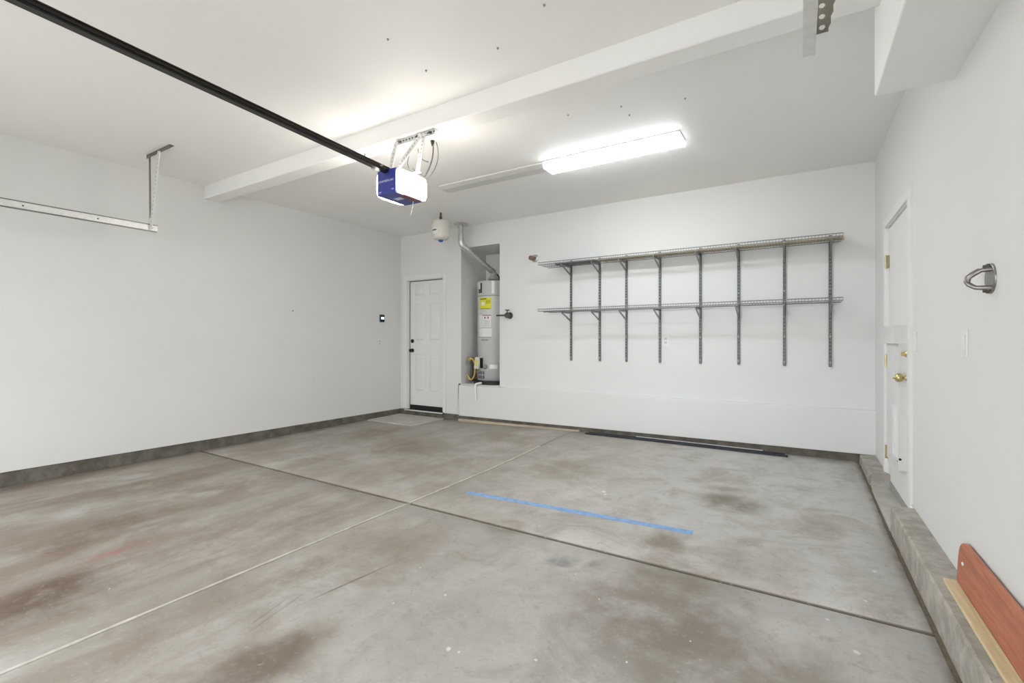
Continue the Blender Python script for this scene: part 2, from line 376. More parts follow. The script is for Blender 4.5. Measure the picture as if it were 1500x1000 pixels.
# left wall: stem wall, then drywall a little proud
S('baseboard_left', MB().hexa([(XL-.2,YF,-.03),(XL+.004,YF,-.03),(XL+.004,YB+.1,-.03),(XL-.2,YB+.1,-.03),(XL-.2,YF,.128),(XL+.004,YF,.128),(XL+.004,YB+.1,.085),(XL-.2,YB+.1,.085)]), 'stem', label='dark concrete stem wall strip under the plain long wall')
S('wall_left', MB().hexa([(XL-.2,YF-.1,.133),(XL+.016,YF-.1,.133),(XL+.016,YB+.1,.086),(XL-.2,YB+.1,.086),(XL-.2,YF-.1,H+.05),(XL+.016,YF-.1,H+.05),(XL+.016,YB+.1,H+.05),(XL-.2,YB+.1,H+.05)]), 'wall', label='plain white drywall of the long side wall')
# back wall with door and heater niche openings
NX0, NX1, NZ0, NZ1, ND = -4.072, -3.419, 0.525, 2.442, 0.62
DX0, DX1, DZ1 = -5.105, -4.403, 2.052
b = MB()
b.box(XL-.05, DX0, YB, YB+T, .088, H+.05); b.box(DX0, DX1, YB, YB+T, DZ1, H+.05); b.box(DX1, NX0, YB, YB+T, .085, H+.05)
b.box(NX0, NX1, YB, YB+T, NZ1, H+.05); b.box(NX1, XR+.1, YB, YB+T, .2, H+.05)
S('wall_back', b, 'wall', label='white back wall with door and water heater niche')
n_ = MB(); n_.box(NX0-.05, NX0, YB+T, YB+ND+.05, .3, NZ1+.05); n_.box(NX1, NX1+.05, YB+T, YB+ND+.05, .3, NZ1+.05)
n_.box(NX0-.05, NX1+.05, YB+ND, YB+ND+.05, .3, NZ1+.05); n_.box(NX0-.05, NX1+.05, YB+T, YB+ND+.05, NZ1, NZ1+.05); n_.box(NX0-.05, NX1+.05, YB, YB+ND+.05, .3, NZ0)
S('wall_niche', n_, 'wall', label='white lining of the water heater niche')
LP = 0.045   # ledge projection
lg = MB().hexa([(-4.083,YB-LP,.080),(XR+.01,YB-LP,.122),(XR+.01,YB+.02,.122),(-4.083,YB+.02,.080),(-4.083,YB-LP,.508),(XR+.01,YB-LP,.514),(XR+.01,YB+.02,.522),(-4.083,YB+.02,.522)])
S('wall_ledge', lg, 'wall', bevel=.006, label='long low white ledge along the back wall')
S('baseboard_back', MB().box(-4.07, XR, YB-LP+.022, YB+.1, -.03, .125), 'stem', label='dark concrete strip under the long ledge')
S('baseboard_back', MB().box(XL, -4.07, YB+.004, YB+.1, -.03, .075), 'stem', label='dark concrete strip beneath the panelled door')
S('trim_1', MB().hexa([(-4.08,YB-LP-.012,-.01),(-2.25,YB-LP-.004,.0),(-2.25,YB-LP+.02,.0),(-4.08,YB-LP+.02,-.01),(-4.08,YB-LP-.012,.036),(-2.25,YB-LP-.004,.058),(-2.25,YB-LP+.02,.058),(-4.08,YB-LP+.02,.036)]), 'sill_wood', bevel=.002, label='pale wooden strip on the floor under the ledge')
# right wall with doorway
RY0, RY1, RZ1 = 3.70, 4.60, 2.02
w = MB(); w.box(XR, XR+T, YF-.1, RY0, .14, H+.05); w.box(XR, XR+T, RY0, RY1, RZ1, H+.05); w.box(XR, XR+T, RY1, YB+T, .11, H+.05)
S('wall_right', w, 'wall', label='white side wall with the pet-door doorway')
S('ceiling', MB().box(XL-.2, XR+.2, YF-.2, YB+.8, H, H+.1), 'ceil', label='white drywall ceiling')
S('ceiling_beam', MB().box(XL, XR, 2.432, 2.585, 2.607, H+.02), 'ceil', bevel=.012, label='white drywall beam crossing the ceiling', seg=3)
S('ceiling_soffit', MB().box(.303, XR+.02, YF, 2.754, 2.285, H+.02), 'ceil', bevel=.008, label='boxed white soffit under the ceiling above the steel loop', seg=3)
# front wall behind the photographer; its open doorway is added for soft daylight fill
fw = MB(); GX0, GX1, GZ = -4.80, .10, 2.10
fw.box(XL-.2, GX0, YF-T, YF, -.03, H+.05); fw.box(GX1, XR+.2, YF-T, YF, -.03, H+.05); fw.box(GX0, GX1, YF-T, YF, GZ, H+.05)
S('wall_front', fw, 'wall', label='white front wall around a doorway added to let fill daylight in')
S('bounce_ground', MB().box(XL-4, XR+4, YF-9, YF-.2, -.14, -.03), 'bounce_ground', label='pale concrete ground added outside to bounce daylight in')  # unseen ground plane, added to bounce daylight in through the doorway

# ------------------------------------------------------------------ door_1: six-panel door in the back wall
d1 = thing('door_1', (-4.754, YB+.04, .09), 'narrow white six-panel door beside the water heater niche', None, None, 'structure')
SY = YB+.045
cols = ((-4.995, -4.800), (-4.705, -4.510)); rows = ((.36,.92), (1.13,1.69), (1.81,1.985))
m = MB(); m.box(DX0+.004, DX1-.004, SY+.012, SY+.04, .155, 2.044)
xs = [DX0+.004, cols[0][0], cols[0][1], cols[1][0], cols[1][1], DX1-.004]
for a, c in ((0,1),(2,3),(4,5)): m.box(xs[a], xs[c], SY, SY+.013, .155, 2.044)
for z0, z1 in ((.155,.36),(.92,1.13),(1.69,1.81),(1.985,2.044)):
    for cx in cols: m.box(cx[0]-.001, cx[1]+.001, SY, SY+.013, z0, z1)
obj('door_leaf', m, 'door', d1, .003)
for cx in cols:
    for z0, z1 in rows:
        g = .012; h = .036; p = MB()
        p.add([(cx[0]+g,SY+.0125,z0+g),(cx[1]-g,SY+.0125,z0+g),(cx[1]-g,SY+.0125,z1-g),(cx[0]+g,SY+.0125,z1-g),(cx[0]+h,SY+.003,z0+h),(cx[1]-h,SY+.003,z0+h),(cx[1]-h,SY+.003,z1-h),(cx[0]+h,SY+.003,z1-h)],
              [(4,5,6,7),(0,1,5,4),(1,2,6,5),(2,3,7,6),(3,0,4,7)])
        obj('panel', p, 'door', d1)
m = MB(); m.box(DX0, DX0+.006, YB+.002, SY+.05, .10, DZ1); m.box(DX1-.006, DX1, YB+.002, SY+.05, .10, DZ1); m.box(DX0, DX1, YB+.002, SY+.05, DZ1-.006, DZ1)
obj('jamb', m, 'trim', d1)
M['gap'] = simple('dark_gap_shade', (84, 82, 78), 0.7, 0, 0.1, 20)
obj('gap_shade_strip', MB().box(DX0+.004, DX0+.014, SY-.006, SY+.002, .12, 2.046).box(DX0+.004, DX1-.004, SY-.006, SY+.002, 2.034, 2.046), 'gap', d1)  # dark strip standing in for the shade in the gap round the leaf
for (x0, x1, z0, z1) in ((DX0-.085, DX0, .10, DZ1+.075), (DX1, DX1+.060, .10, DZ1+.075), (DX0, DX1, DZ1, DZ1+.075)):
    obj('casing', MB().box(x0, x1, YB-.014, YB+.01, z0, z1), 'trim', d1, .004)
obj('threshold', MB().box(DX0-.02, DX1+.01, YB-.012, SY+.03, .058, .092), 'black', d1, .003, label='black door threshold')
obj('threshold_strip', MB().box(DX0-.045, DX1+.005, YB-.026, YB-.008, .070, .088), 'ivory', d1, .002)
obj('door_sweep', MB().box(DX0+.006, DX1-.006, SY-.006, SY+.02, .092, .155), 'black', d1, .004, label='black rubber door sweep')
kx = -5.045
kb = obj('knob', MB().lathe((kx,SY,.985),(0,-1,0),[(0,.030),(.006,.030),(.010,.014),(.028,.012),(.034,.024),(.048,.029),(.060,.022),(.064,.002)],20), 'bronze', d1, label='dark bronze door knob')
obj('deadbolt', MB().lathe((kx,SY,1.13),(0,-1,0),[(0,.030),(.010,.030),(.018,.022),(.021,.004)],20), 'bronze', d1, label='dark bronze deadbolt')

# ------------------------------------------------------------------ door_2: flush door with pet door in the right wall
d2 = thing('door_2', (XR+.03, 4.15, .06), 'flush white door with a pet door and brass knob', None, None, 'structure')
obj('door_leaf', MB().box(XR+.012, XR+.052, RY0+.035, RY1-.035, .075, 2.0), 'door', d2, .003)
m = MB(); m.box(XR-.001, XR+T, RY0, RY0+.030, .03, RZ1); m.box(XR-.001, XR+T, RY1-.030, RY1, .03, RZ1); m.box(XR-.001, XR+T, RY0, RY1, RZ1-.016, RZ1)
obj('jamb', m, 'trim', d2)
for (y0, y1, z0, z1) in ((RY0-.075, RY0+.008, .155, 2.075), (RY1-.008, RY1+.06, .02, 2.075), (RY0+.008, RY1-.008, 2.012, 2.075)):
    obj('casing', MB().box(XR-.015, XR+.004, y0, y1, z0, z1), 'trim', d2, .003)
obj('door_sweep', MB().box(XR+.008, XR+.05, RY0+.035, RY1-.035, .02, .078), 'gray_plastic', d2, .003, label='grey door sweep')
for z in (1.745, .985, .285):
    hg = obj('hinge', MB().box(XR-.006, XR+.013, 4.545, 4.595, z-.048, z+.048), 'brass_dull', d2, .001, label='brass hinge')
    obj('hinge_pin', MB().cyl((XR-.008, 4.569, z-.052), (XR-.008, 4.569, z+.052), .006, 10), 'brass', hg)
ky = 3.795
obj('knob', MB().lathe((XR+.012,ky,.905),(-1,0,0),[(0,.033),(.006,.033),(.011,.016),(.030,.012),(.038,.024),(.054,.029),(.068,.022),(.074,.009),(.082,.008),(.084,.001)],24), 'brass', d2, label='polished brass door knob')
obj('deadbolt', MB().lathe((XR+.012,ky,1.055),(-1,0,0),[(0,.030),(.008,.030),(.014,.020),(.022,.019),(.024,.003)],24).box(XR-.030,XR-.010,ky-.004,ky+.004,1.042,1.068), 'brass', d2, label='polished brass deadbolt')
PX = .545
fr = MB(); PY0, PY1, PZ0, PZ1 = 3.86, 4.30, .30, 1.13; HY0, HY1, HZ0, HZ1 = 3.885, 4.08, .36, .71
fr.box(PX, XR+.013, PY0, HY0, PZ0, PZ1); fr.box(PX, XR+.013, HY1, PY1, PZ0, PZ1); fr.box(PX, XR+.013, HY0, HY1, PZ0, HZ0); fr.box(PX, XR+.013, HY0, HY1, HZ1, PZ1)
pf = obj('pet_door', fr, 'pet_plastic', d2, .003, label='white plastic pet door frame')
obj('flap', MB().box(PX+.012, PX+.017, HY0, HY1, HZ0, HZ1), 'flap', pf, label='white pet door flap with painted backlight')
obj('housing', MB().box(PX-.022, XR+.013, PY0-.002, PY1+.002, 1.12, 1.24), 'pet_plastic', pf, .003)
obj('screw', MB().cyl((.556, PY0-.002, .375), (.556, PY0+.004, .375), .008, 10).cyl((PX-.001, PY0+.012, .36), (PX+.003, PY0+.012, .36), .006, 10), 'black', pf)

# ------------------------------------------------------------------ garage door opener
op = thing('garage_door_opener', (-2.55, 2.55, 2.2), 'blue and white garage door opener with glowing lamps hung below the beam', 'door opener')
obj('housing', MB().box(-2.645, -2.455, 2.41, 2.685, 2.215, 2.378), 'white_plastic', op, .006)
fp = obj('front_panel', MB().box(-2.642, -2.458, 2.398, 2.412, 2.203, 2.382), 'blue', op, .002, label='blue front panel')
bt = obj('bottom_panel', MB().box(-2.642, -2.458, 2.400, 2.682, 2.202, 2.218), 'blue', op, .002, label='blue underside panel')
lettering('lettering', 'CHAMBERLAIN', .022, (-2.552, 2.3972, 2.300), (PI/2, 0, 0), 'lettering', fp)
lettering('small_lettering', 'HD', .016, (-2.487, 2.3972, 2.232), (PI/2, 0, 0), 'lettering', fp)
obj('small_print', MB().box(-2.63, -2.60, 2.3968, 2.399, 2.224, 2.228).box(-2.63, -2.61, 2.3968, 2.399, 2.215, 2.218), 'lettering', fp)
obj('label_plate', MB().box(-2.585, -2.515, 2.50, 2.545, 2.2005, 2.203), 'lettering', bt)
def lens(sgn, x_in):
    prof = [(0,2.206),(.030,2.206),(.052,2.232),(.060,2.262),(.056,2.330),(.044,2.366),(.018,2.380),(0,2.380)]
    m = MB(); ys = [2.415, 2.43, 2.47, 2.60, 2.655, 2.685, 2.695]; sc = [.45, .72, .95, 1.0, .9, .6, .3]; k = len(prof)
    vs = [(x_in+sgn*p[0]*c, y, 2.295+(p[1]-2.295)*(0.86+.14*c)) for y, c in zip(ys, sc) for p in prof]
    fs = [(i*k+j, i*k+(j+1)%k, (i+1)*k+(j+1)%k, (i+1)*k+j) for i in range(len(ys)-1) for j in range(k)]
    fs += [tuple(range(k)), tuple(range((len(ys)-1)*k, len(ys)*k))]
    m.add(vs, fs, True); return m
obj('light_lens', lens(-1, -2.645), 'opener_lens', op, label='glowing white lamp lens')
obj('light_lens', lens(1, -2.455), 'opener_lens', op, label='glowing white lamp lens')
obj('vent_grille', MB().box(-2.503, -2.440, 2.47, 2.65, 2.199, 2.213), 'maroon', op, .002, label='maroon vent grille')
# rail: T profile with lips, sloping slightly
ra, rb = Vector((-2.55, YF+.02, 2.512)), Vector((-2.55, 2.43, 2.376))
obj('rail', MB().bar(ra, rb, .012, .040).bar(ra+Vector((0,0,-.018)), rb+Vector((0,0,-.018)), .040, .006), 'rail', op, label='black T-shaped rail')
obj('rail_lip', MB().bar(ra+Vector((0,0,.021)), rb+Vector((0,0,.021)), .022, .005), 'rail_lip', op)
obj('chain', MB().bar(ra+Vector((-.022,0,-.004)), rb+Vector((-.022,0,-.004)), .006, .010).bar(ra+Vector((.022,0,-.004)), rb+Vector((.022,0,-.004)), .006, .010), 'rail', op)
tr = obj('sprocket_cover', MB().box(-2.60, -2.50, 2.42, 2.52, 2.376, 2.396), 'galv', op, .004)
obj('chain_clip', MB().box(-2.60, -2.575, 2.30, 2.335, 2.365, 2.392).cyl((-2.61,2.318,2.38),(-2.49,2.318,2.38),.005,8), 'gray_plastic', op)
obj('stop_bolt', MB().cyl((-2.55,2.20,2.43),(-2.55,2.20,2.37),.004,8), 'gray_plastic', op)
# hanging bracket
ang = MB().box(-2.515, -2.142, 2.455, 2.458, 2.566, 2.607).box(-2.515, -2.142, 2.458, 2.495, 2.604, 2.607)
ab = obj('hanging_angle', ang, 'galv', op)
hol = MB()
for i in range(13):
    x = -2.50+.029*i
    hol.box(x, x+.013, 2.4535, 2.4552, 2.582, 2.592)
obj('slot', hol, 'iron', ab, kind='stuff')
def strap(a, b, w=.040):
    a = Vector(a); b = Vector(b); m = MB().bar(a, b, .003, w, up=(1,0,0)) if False else MB()
    d = (b-a).normalized(); r = d.cross(Vector((0,1,0))).normalized()*w/2; t = Vector((0,.0018,0))
    m.hexa([a-r-t, a+r-t, a+r+t, a-r+t, b-r-t, b+r-t, b+r+t, b-r+t])
    h = MB(); n = int((b-a).length/.026)
    for i in range(1, n):
        c = a+(b-a)*i/n; rr = r*.2; dd = d*.005; tt = Vector((0,.0023,0))
        h.hexa([c-rr-dd-tt, c+rr-dd-tt, c+rr-dd+tt, c-rr-dd+tt, c-rr+dd-tt, c+rr+dd-tt, c+rr+dd+tt, c-rr+dd+tt])
    return m, h
for a, c in (((-2.505,2.452,2.592),(-2.575,2.452,2.375)), ((-2.235,2.452,2.592),(-2.345,2.505,2.36)), ((-2.26,2.450,2.590),(-2.50,2.446,2.385))):
    s_, h_ = strap(a, c); so = obj('strap', s_, 'galv_pale', op); obj('slot', h_, 'gray_plastic', so, kind='stuff')
obj('strap_foot', MB().box(-2.46,-2.325,2.49,2.52,2.352,2.358), 'galv_pale', op)
for x in (-2.47, -2.30, -2.18): obj('lag_bolt', MB().cyl((x,2.456,2.585),(x,2.444,2.585),.009,8), 'iron', op)
# cables behind the opener
def arc(p0, p1, p2, n=10): 
    p0, p1, p2 = map(Vector, (p0, p1, p2)); return [p0*(1-t)**2+p1*2*t*(1-t)+p2*t*t for t in [i/n for i in range(n+1)]]
obj('power_cord', MB().tube(arc((-2.50,2.84,H),(-2.44,2.82,2.55),(-2.50,2.69,2.35),14), .0055, 8), 'wire_grey', op, label='grey power cord')
obj('cord_plug', MB().cyl((-2.50,2.84,H),(-2.495,2.838,2.70),.016,12,.009), 'black', op)
obj('sensor_wire', MB().tube(arc((-2.46,2.84,2.72),(-2.36,2.82,2.50),(-2.49,2.69,2.34),14), .003, 6).tube(arc((-2.62,2.80,2.69),(-2.56,2.75,2.56),(-2.47,2.76,2.54),8), .003, 6).tube(arc((-2.66,2.75,2.64),(-2.67,2.72,2.56),(-2.62,2.70,2.50),8), .003, 6).tube(arc((-2.60,2.72,2.50),(-2.56,2.72,2.46),(-2.50,2.73,2.43),8), .003, 6), 'wire_grey', op)
obj('antenna_wire', MB().tube(arc((-2.50,2.62,2.20),(-2.505,2.62,2.14),(-2.535,2.63,2.10),8), .002, 6), 'white_plastic', op, label='thin white antenna wire')

# ------------------------------------------------------------------ horizontal garage door tracks
def track(x, side, label, lip='track_edge'):
    """side: +1 the open channel faces +x, -1 faces -x"""
    t = thing('garage_door_track', (x, 1.8, 2.08), label, 'door track', 'garage door tracks hung from the ceiling')
    y0, y1 = YF+.15, 1.822; s = side
    obj('channel', MB().box(x-.002, x+.002, y0, y1, 2.083, 2.134), 'galv_pale', t)
    m = MB()
    for z in (2.083, 2.134):
        m.box(x, x+s*.028, y0, y1, z-.0025, z+.0025); e = -1 if z > 2.1 else 1
        m.box(x+s*.025, x+s*.029, y0, y1, z, z+e*.010)
    for z in (2.0815, 2.1355): m.box(x-s*.006, x, y0, y1, z-.0035, z+.0035)
    obj('channel_lip', m, lip, t)
    for y in (1.785, 1.42, 1.0, .6): obj('bolt', MB().lathe((x-s*.002, y, 2.108), (-s,0,0), [(0,.006),(.003,.005),(.004,.001)], 10), 'iron', t)
    return t
tl = track(-4.742, -1, 'galvanized door track hanging beside the plain long wall')
# hanger of the left track: perforated angle on the ceiling, two straps
obj('ceiling_angle', MB().box(-4.800, -4.370, 1.765, 1.797, H-.004, H).box(-4.800, -4.370, 1.765, 1.768, H-.030, H), 'angle', tl)
def yz_strap(a, b, w=.030):
    a = Vector(a); b = Vector(b); d = (b-a).normalized(); r = d.cross(Vector((0,1,0))).normalized()*w/2; t = Vector((0,.002,0))
    m = MB().hexa([a-r-t, a+r-t, a+r+t, a-r+t, b-r-t, b+r-t, b+r+t, b-r+t]); h = MB(); n = int((b-a).length/.034)
    for i in range(1, n):
        c = a+(b-a)*i/n; rr = r*.22; dd = d*.006; tt = Vector((0,.0026,0))
        h.hexa([c-rr-dd-tt, c+rr-dd-tt, c+rr-dd+tt, c-rr-dd+tt, c-rr+dd-tt, c+rr+dd-tt, c+rr+dd+tt, c-rr+dd+tt])
    return m, h
for a, c, mt in (((-4.765,1.775,2.735),(-4.752,1.775,2.13),'angle'), ((-4.555,1.762,2.725),(-4.735,1.770,2.09),'galv_pale')):
    s_, h_ = yz_strap(a, c, .030 if mt == 'angle' else .044); so = obj('strap', s_, mt, tl); obj('slot', h_, 'gray_plastic', so, kind='stuff')
obj('strap_foot', MB().box(-4.752,-4.70,1.768,1.772,2.095,2.19), 'galv_pale', tl)
tr2 = track(.040, -1, 'galvanized door track hanging beside the boxed ceiling soffit', 'galv_pale')
# perforated hanger of the right track: a plate with real round holes
def plate_holes(cx, y, z0, z1, w, top_w):
    m = MB(); n = 8; k = int((z1-z0)/.034); hh = (z1-z0)/k
    for i in range(k):
        za = z0+hh*i; zb = za+hh; zc = (za+zb)/2; r = .009
        wa = w+(top_w-w)*(i/k)**1; wb = w+(top_w-w)*((i+1)/k)
        hx = cx+w*.5
        ring = [(hx+r*math.cos(2*PI*(j+.5)/n), zc+r*math.sin(2*PI*(j+.5)/n)) for j in range(n)]
        out = [(cx+wb, zc+hh*.2), (cx+wb*.75, zb), (cx+wb*.25, zb), (cx, zc+hh*.2), (cx, zc-hh*.2), (cx+wa*.25, za), (cx+wa*.75, za), (cx+wa, zc-hh*.2)]
        vs = [(p[0], y, p[1]) for p in ring]+[(p[0], y, p[1]) for p in out]+[(p[0], y+.003, p[1]) for p in ring]+[(p[0], y+.003, p[1]) for p in out]
        fs = []
        for j in range(n):
            j2 = (j+1) % n
            fs += [(j, j2, n+j2, n+j), (2*n+j, 3*n+j, 3*n+j2, 2*n+j2), (j, 2*n+j, 2*n+j2, j2), (n+j, n+j2, 3*n+j2, 3*n+j)]
        corners = [(cx+wb, zb), (cx, zb), (cx, za), (cx+wa, za)]
        for (q, a1, a2) in ((corners[0],0,1),(corners[1],2,3),(corners[2],4,5),(corners[3],6,7)):
            vs += [(q[0], y, q[1]), (q[0], y+.003, q[1])]; e = len(vs)
            fs += [(n+a1, n+a2, e-2), (3*n+a2, 3*n+a1, e-1)]
        m.add(vs, fs)
    return m
obj('strap', plate_holes(.046, 1.772, 2.118, H-.002, .034, .15), 'angle', tr2, label='perforated steel hanger')
obj('ceiling_angle', MB().box(.02, .28, 1.770, 1.802, H-.004, H), 'angle', tr2)

# ------------------------------------------------------------------ ceiling lights
LYp = [(3.687,H),(3.687,H-.045),(3.700,H-.058),(3.870,H-.058),(3.883,H-.045),(3.883,H)]
fl = thing('fluorescent_light', (-1.355, 3.78, H-.075), 'lit white wraparound fluorescent light on the ceiling', 'ceiling light')
obj('lens', MB().prism([(3.692,H-.0125),(3.692,H-.047),(3.702,H-.058),(3.868,H-.058),(3.878,H-.047),(3.878,H-.0125)], -1.935, -.780, 0), 'tube_lens', fl, label='glowing ribbed lens')
for y0, y1 in ((3.686, 3.6915), (3.8785, 3.884)):
    obj('lens_side', MB().box(-1.935, -.780, y0, y1, H-.048, H-.014), 'tube_side', fl)
obj('base_pan', MB().box(-1.945, -.770, 3.674, 3.896, H-.012, H), 'fixture', fl, .001)
for x0, x1 in ((-1.945,-1.933), (-.782,-.770)):
    obj('end_cap', MB().prism([(3.681,H-.0125),(3.681,H-.048),(3.697,H-.064),(3.873,H-.064),(3.889,H-.048),(3.889,H-.0125)], x0, x1, 0), 'tube_cap', fl)
uf = thing('fluorescent_light', (-2.56, 3.79, H-.03), 'unlit grey fluorescent light base without lens, end to end with lit one', 'ceiling light')
obj('pan', MB().prism([(3.690,H),(3.690,H-.018),(3.74,H-.036),(3.84,H-.036),(3.89,H-.018),(3.89,H)], -3.165, -1.948, 0), 'fixture', uf, .002)
obj('rim', MB().box(-3.150,-1.950,3.682,3.690,H-.016,H-.008), 'trim', uf)

# ------------------------------------------------------------------ water heater, vent, tank
HX, HY, HR = -3.722, 5.545, .235
wh = thing('water_heater', (HX, HY, NZ0), 'tall pale grey water heater standing in the niche', 'water heater')
def ring_patch(a0, a1, z0, z1, r=HR+.002, n=6):
    m = MB(); vs = []
    for i in range(n+1):
        a = math.radians(a0+(a1-a0)*i/n); c, s = math.cos(a), math.sin(a)
        vs += [(HX+r*c, HY+r*s, z0), (HX+r*c, HY+r*s, z1), (HX+(r-.004)*c, HY+(r-.004)*s, z0), (HX+(r-.004)*c, HY+(r-.004)*s, z1)]
    fs = []
    for i in range(n):
        a, b_ = i*4, i*4+4
        fs += [(a,b_,b_+1,a+1), (a+2,a+3,b_+3,b_+2), (a,a+2,b_+2,b_), (a+1,b_+1,b_+3,a+3)]
    fs += [(0,1,3,2), (n*4,n*4+2,n*4+3,n*4+1)]
    return m.add(vs, fs, False)
obj('tank', MB().lathe((HX,HY,NZ0+.05),(0,0,1),[(0,HR-.01),(.004,HR),(1.19,HR),(1.192,HR)],48), 'heater', wh)
obj('top_cap', MB().lathe((HX,HY,NZ0+1.238),(0,0,1),[(0,HR+.003),(.20,HR+.003),(.205,HR),(.212,HR-.02)],48), 'heater_cap', wh)
obj('drain_pan', MB().lathe((HX,HY,NZ0),(0,0,1),[(0,.28),(.055,.285),(.058,.28),(.052,.27),(.02,.262),(.02,.02)],40), 'black', wh, label='dark drain pan')
# angles: camera is to the +x -y side; the visible half is about 200 to 300 degrees
A0 = math.degrees(math.atan2(-HY, -HX))   # towards the camera
lab = obj('energy_label', ring_patch(A0-58, A0-8, 1.575, 1.735), 'yellow', wh, label='yellow energy label')
obj('label_print', ring_patch(A0-54, A0-26, 1.71, 1.722, HR+.003).add([],[]), 'ink', lab)
obj('label_print', ring_patch(A0-47, A0-34, 1.625, 1.675, HR+.003), 'paper', lab)
obj('label_print', ring_patch(A0-54, A0-12, 1.578, 1.584, HR+.003), 'ink', lab)
for i in range(3): obj('label_print', ring_patch(A0-28, A0-12, 1.69-.018*i, 1.696-.018*i, HR+.003, 3), 'ink', lab)
lab = obj('rating_label', ring_patch(A0-62, A0-44, 1.79, 1.95, HR+.0055), 'paper', wh, label='black printed rating label')
obj('label_print', ring_patch(A0-52, A0-44, 1.80, 1.945, HR+.007, 3), 'ink', lab)
obj('label_print', ring_patch(A0-62, A0-53, 1.80, 1.86, HR+.007, 3), 'ink', lab)
lab = obj('warning_label', ring_patch(A0-42, A0-10, 1.325, 1.495), 'paper', wh, label='white warning label')
obj('label_print', ring_patch(A0-42, A0-10, 1.483, 1.493, HR+.003), 'red_ink', lab)
obj('label_print', ring_patch(A0-34, A0-30, 1.44, 1.468, HR+.003, 2), 'ink', lab); obj('label_print', ring_patch(A0-22, A0-18, 1.44, 1.468, HR+.003, 2), 'red_ink', lab)
for i in range(5): obj('label_print', ring_patch(A0-38, A0-14, 1.345+.017*i, 1.349+.017*i, HR+.003, 4), 'gray_plastic', lab)
obj('instruction_label', ring_patch(A0-60, A0-44, 1.32, 1.49), 'paper', wh)
lab = obj('instruction_label', ring_patch(A0-60, A0-8, 1.185, 1.305), 'paper', wh)
obj('label_print', ring_patch(A0-60, A0-8, 1.18, 1.186, HR+.003), 'ink', lab)
obj('label_print', ring_patch(A0-48, A0-20, 1.135, 1.155, HR+.003), 'gray_plastic', lab)
obj('seam_band', ring_patch(A0-90, A0+60, 1.755, 1.768, HR+.005, 18), 'gray_plastic', wh)
obj('cap_strip', ring_patch(A0-8, A0+1, 1.79, 1.965, HR+.006, 2), 'white_plastic', wh)
# lower fittings
def on(a, r, z): a = math.radians(a); return Vector((HX+r*math.cos(a), HY+r*math.sin(a), z))
gv = MB(); c = on(A0-50, HR+.045, .825); d = (on(A0-50, 1, 0)-on(A0-50, 0, 0)).normalized(); u = Vector((-d.y, d.x, 0))
gv.hexa([c-u*.045-d*.05+Vector((0,0,-.08)), c+u*.045-d*.05+Vector((0,0,-.08)), c+u*.045+d*.05+Vector((0,0,-.08)), c-u*.045+d*.05+Vector((0,0,-.08)), c-u*.045-d*.05+Vector((0,0,.08)), c+u*.045-d*.05+Vector((0,0,.08)), c+u*.045+d*.03+Vector((0,0,.08)), c-u*.045+d*.03+Vector((0,0,.08))])
g = obj('gas_valve', gv, 'ivory', wh, .006, label='boxy white gas control valve')
obj('valve_side', MB().bar(c+u*.048-d*.012+Vector((0,0,-.07)), c+u*.048-d*.012+Vector((0,0,.07)), .05, .006, up=u), 'black', g)
obj('valve_label', MB().bar(c+d*.049+u*.015+Vector((0,0,-.045)), c+d*.043+u*.015+Vector((0,0,.035)), .03, .004, up=d), 'yellow', g)
obj('valve_dial', MB().lathe(c+Vector((0,0,-.10)), (0,0,1), [(0,.02),(.02,.02)], 12).lathe(c+u*.03+d*.03+Vector((0,0,-.12)), d, [(0,.014),(.02,.012)], 12), 'brass_dull', g)
obj('burner_door', ring_patch(A0-14, A0+12, .745, .80, HR+.006), 'white_plastic', wh)
obj('drain_valve', MB().lathe(on(A0-30, HR-.01, .775), on(A0-30,1,0)-on(A0-30,0,0), [(0,.034),(.02,.034),(.03,.018),(.055,.016),(.056,.002)], 16), 'gray_plastic', wh)
vv = MB()
for i in range(4):
    for j in range(2):
        q = ring_patch(A0-66+9*i, A0-62+9*i, .605+.06*j, .65+.06*j, HR+.003, 2); vv.add(q.v, q.f)
obj('vent_slots', vv, 'ink', wh, kind='stuff')
GP = Vector((-3.975, 5.355, 0))
obj('gas_hose', MB().tube([Vector((-3.966,5.325,.735))+Vector((.851,.525,0))*(.058*math.cos(t))+Vector((0,0,.150*math.sin(t))) for t in [math.radians(130-20*i) for i in range(15)]], .0125, 10), 'yellow_hose', wh, label='looped yellow gas hose')
obj('gas_pipe', MB().cyl(GP+Vector((-.02,.03,.56)), GP+Vector((-.02,.03,.90)), .020, 12).cyl(GP+Vector((-.02,.03,.555)), GP+Vector((-.02,.03,.60)), .027, 12).cyl(GP+Vector((-.02,.03,.80)), GP+Vector((-.02,.03,.85)), .028, 12).cyl(GP+Vector((-.02,.03,.82)), c+Vector((0,0,-.06)), .013, 10), 'iron', wh)
obj('gas_cock', MB().lathe(GP+Vector((-.06,-.01,.86)), (1,-.3,0), [(0,.012),(.015,.022),(.05,.022),(.07,.014),(.075,.002)], 12).box(GP.x-.045, GP.x-.005, GP.y-.05, GP.y-.04, .885, .905), 'brass_dull', wh)
obj('gas_cock', MB().tube([GP+Vector((-.085,-.02,.80+.03)), GP+Vector((-.11,-.03,.80)), GP+Vector((-.11,-.03,.77)), GP+Vector((-.08,-.02,.745))], .004, 6), 'galv', wh)
